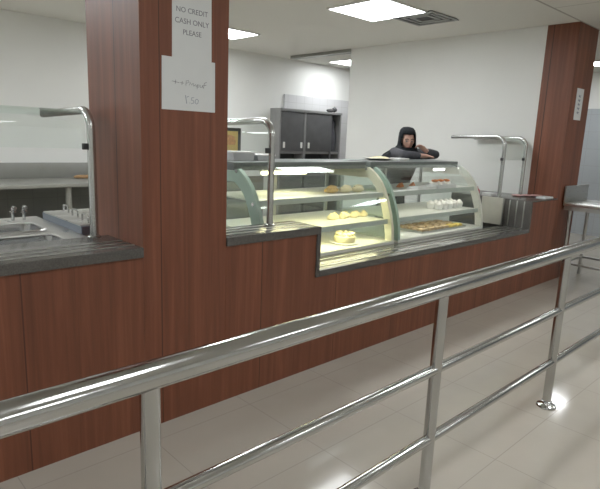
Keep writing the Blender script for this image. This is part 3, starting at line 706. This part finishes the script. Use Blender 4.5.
def person():
    px, py = 5.22, 3.8
    t = thing('person', 'person in dark headscarf and dark jacket leaning folded arms on the far display case', 'person', (px, py, 0))
    F = Vector((-.447, -.894, 0)).normalized(); S = Vector((.894, -.447, 0)).normalized(); U = Vector((0, 0, 1))   # facing, sideways (towards the far pillar), up
    hd = Vector((5.095, 3.655, 1.56))                                     # head centre
    ff = Vector((-.62, -.78, -.14)).normalized(); fs = Vector((.78, -.62, 0)).normalized(); fu = fs.cross(ff).normalized()
    if fu.z < 0: fu = -fu
    # head
    hb = bmesh.new(); bmesh.ops.create_uvsphere(hb, u_segments=28, v_segments=22, radius=1)
    for v in hb.verts:
        a, b, c_ = v.co.x, v.co.y, v.co.z          # a side, b front, c up
        w = .074*(1-.22*max(0, -c_-.1)); f_ = .092*(1-.10*max(0, -c_)); hgt = .118
        X_, Y_, Z_ = a*w, b*f_, c_*hgt
        if b > .3:
            nose = math.exp(-((a/.16)**2))*math.exp(-(((c_+.14)/.20)**2)); Y_ += .024*nose
            brow = math.exp(-(((c_-.20)/.10)**2))*math.exp(-((a/.5)**2)); Y_ += .006*brow
            for e_ in (-1, 1): Y_ -= .012*math.exp(-(((a-e_*.38)/.16)**2))*math.exp(-(((c_-.02)/.11)**2))
            lip = math.exp(-((a/.26)**2))*math.exp(-(((c_+.50)/.08)**2)); Y_ += .007*lip
            chin = math.exp(-((a/.3)**2))*math.exp(-(((c_+.88)/.16)**2)); Y_ += .016*chin
        v.co = hd+fs*X_+ff*Y_+fu*Z_
    ears = []
    for e_ in (-1, 1):
        eb = bmesh.new(); bmesh.ops.create_icosphere(eb, subdivisions=2, radius=1)
        for v in eb.verts: v.co = hd+fs*(e_*.074+v.co.x*.010)+ff*(v.co.y*.018-.008)+fu*(v.co.z*.032-.01)
        ears.append(eb)
    pel = Vector((5.33, 4.00, .92)); che = Vector((5.22, 3.79, 1.27)); nk = Vector((5.15, 3.71, 1.43))
    shL = che-S*.16+Vector((0, -.03, .145)); shR = che+S*.16+Vector((0, -.03, .145))
    # forearms rest on the case top: one lies across, the other is bent up to the chin
    elL = Vector((4.73, 3.43, 1.412)); wrL = Vector((4.95, 3.36, 1.405)); haL = Vector((5.03, 3.335, 1.400))
    elR = Vector((5.36, 3.42, 1.412)); wrR = Vector((5.165, 3.44, 1.455)); haR = Vector((5.105, 3.465, 1.492))
    V, E = [], []
    def add(co, r_, link=None):
        V.append((tuple(co), r_)); i = len(V)-1
        if link is not None: E.append((link, i))
        return i
    p0 = add(pel, (.15, .12)); ab = add((pel+che)/2, (.135, .105), p0); c0 = add(che, (.15, .11), ab); n0 = add(nk, .055, c0); h0 = add(hd-fu*.03, .06, n0)
    for sh, el, wr in ((shL, elL, wrL), (shR, elR, wrR)):
        s_ = add(sh, .062, c0); e_ = add(el, .040, s_); w_ = add(wr, .026, e_)
        if sh is shL: wl = w_
        else: wr_ = w_
    for sgn in (-1, 1):
        hp = add(pel+S*.09*sgn-U*.06, .09, p0); kn = add(Vector((pel.x, pel.y, .48))+S*.10*sgn, .058, hp); an = add(Vector((pel.x, pel.y+.02, .08))+S*.10*sgn, .038, kn); add(Vector((pel.x, pel.y+.02, .04))+S*.10*sgn+F*.15, .034, an)
    # hands: palm plus five separate fingers each
    def hand(w_idx, wr, ha, spread, up, curl):
        d = (ha-wr).normalized(); sp = spread.normalized(); n_ = up
        palm = add(ha, (.036, .024), w_idx)
        for k in range(4):
            L_ = (.064, .072, .068, .054)[k]; o_ = (k-1.5)*.0175
            a_ = add(ha+sp*o_+d*.038, .0088, palm)
            b_ = add(ha+sp*o_*1.08+d*(.038+L_*.5)-n_*curl*.4*L_, .0082, a_)
            add(ha+sp*o_*1.05+d*(.038+L_*.75)-n_*curl*L_*.95, .0072, b_)
        a_ = add(ha+sp*.034-d*.005, .0100, palm); b_ = add(ha+sp*.050+d*.020-n_*.006, .0092, a_); add(ha+sp*.050+d*.045-n_*.012, .0080, b_)
    hand(wl, wrL, haL, Vector((-.3, -.95, .1)), U, .25)
    hand(wr_, wrR, haR, Vector((-.55, -.75, .3)), Vector((-.5, -.3, .8)), 1.0)
    bm = skinned(V, E, 2, .006, [hb]+ears)
    body = MB(); body.bm.free(); body.bm = bm; body.build('body', M['skin'], t, 180)
    # face details
    e = MB()
    for s_ in (-1, 1): e.blob(hd+fs*(.029*s_)+ff*.083+fu*.004, (.012, .012, .008))
    e.build('eyes', M['eye'], t)
    e = MB()
    for s_ in (-1, 1): e.blob(hd+fs*(.029*s_)+ff*.0925+fu*.003, (.006, .006, .006)); e.tube([hd+fs*(.012*s_)+ff*.094+fu*.024, hd+fs*(.030*s_)+ff*.092+fu*.031, hd+fs*(.048*s_)+ff*.078+fu*.024], .004, 6)
    e.build('eyebrows', M['brow'], t)
    MB().tube([hd-fs*.022+ff*.090-fu*.060, hd+ff*.100-fu*.058, hd+fs*.022+ff*.090-fu*.060], [.003, .006, .003], 8).build('lips', M['lips'], t)
    # jacket over torso and sleeves
    V2, E2 = [], []
    def add2(co, r_, link=None):
        V2.append((tuple(co), r_)); i = len(V2)-1
        if link is not None: E2.append((link, i))
        return i
    a0 = add2(pel-U*.10, (.19, .15)); a1 = add2((pel+che)/2, (.165, .13), a0); a2 = add2(che, (.18, .135), a1); a3 = add2(nk-U*.03, .085, a2)
    for sh, el, wr in ((shL, elL, wrL), (shR, elR, wrR)):
        b0 = add2(sh, .082, a2); b1 = add2((sh+el)/2, .062, b0); b2 = add2(el, .050, b1); b3 = add2((el+wr)/2, .046, b2); add2(wr, .036, b3)
    bm = skinned(V2, E2, 2, .010)
    j = MB(); j.bm.free(); j.bm = bm
    j.build('jacket', M['jacket'], t, 180)
    # long dark skirt to the floor
    MB().lathe([(.24, .10), (.22, .35), (.20, .70), (.185, .95), (.15, 1.0)], (pel.x, pel.y, 0), 26, 1, .8).build('skirt', M['scarf'], t)
    for sgn in (-1, 1):
        b = Vector((pel.x, pel.y, 0))+S*.10*sgn
        MB().blob(b+F*.09+U*.045, (.05, .12, .044)).build('shoe', M['shoe'], t)
    # headscarf: shell around the head, open at the face, falling onto the shoulders
    hbm = bmesh.new(); nu, rows = 40, []
    prof = [(.020, .150), (.062, .142), (.088, .118), (.101, .080), (.106, .035), (.109, -.02), (.116, -.06), (.140, -.095), (.180, -.128), (.218, -.165), (.248, -.205), (.262, -.24)]
    for i, (rad, z) in enumerate(prof):
        row = []
        for k in range(nu):
            a_ = 2*PI*k/nu                       # 0 = straight ahead of the face
            fx = math.sin(a_); fy = math.cos(a_)
            rx, ry = rad*(.93 if z > -.1 else 1.0), rad*(1.05 if z > -.1 else .80)
            fold = 1+.04*math.sin(9*a_)*(1 if z < -.08 else .2)
            cpos = hd+fs*(fx*rx*fold)+ff*(fy*ry*fold-.006-(.012 if z < -.15 else 0))+Vector((0, 0, z))
            if z < -.09: cpos -= fs*.03*min(1, (-.09-z)/.06)
            row.append(hbm.verts.new(cpos))
        rows.append(row)
    for i in range(len(rows)-1):
        zc = (prof[i][1]+prof[i+1][1])/2
        for k in range(nu):
            a_ = (k+.5)/nu*2*PI; a_ = a_ if a_ < PI else a_-2*PI
            if -.075 < zc < .080:
                half = .95*math.sqrt(max(0, 1-((zc-.004)/.085)**2))
                if abs(a_) < half: continue
            hbm.faces.new((rows[i][k], rows[i][(k+1) % nu], rows[i+1][(k+1) % nu], rows[i+1][k]))
    hbm.faces.new(rows[0])
    bmesh.ops.solidify(hbm, geom=list(hbm.faces), thickness=.006)
    s_ = MB(); s_.bm.free(); s_.bm = hbm; s_.build('headscarf', M['scarf'], t, 180)
person()

# ------------------------------------------------------------------ world and colour
w = bpy.data.worlds.new('world'); bpy.context.scene.world = w; w.use_nodes = True
w.node_tree.nodes['Background'].inputs['Color'].default_value = (.8, .85, .9, 1); w.node_tree.nodes['Background'].inputs['Strength'].default_value = .3
sc = bpy.context.scene
sc.view_settings.view_transform = 'Standard'; sc.view_settings.look = 'None'; sc.view_settings.exposure = 0.0; sc.view_settings.gamma = 1.1
sc.cycles.use_denoising = True
sc.cycles.max_bounces = 10; sc.cycles.diffuse_bounces = 5; sc.cycles.transparent_max_bounces = 24
sc.cycles.caustics_reflective = False; sc.cycles.caustics_refractive = False; sc.cycles.sample_clamp_indirect = 6
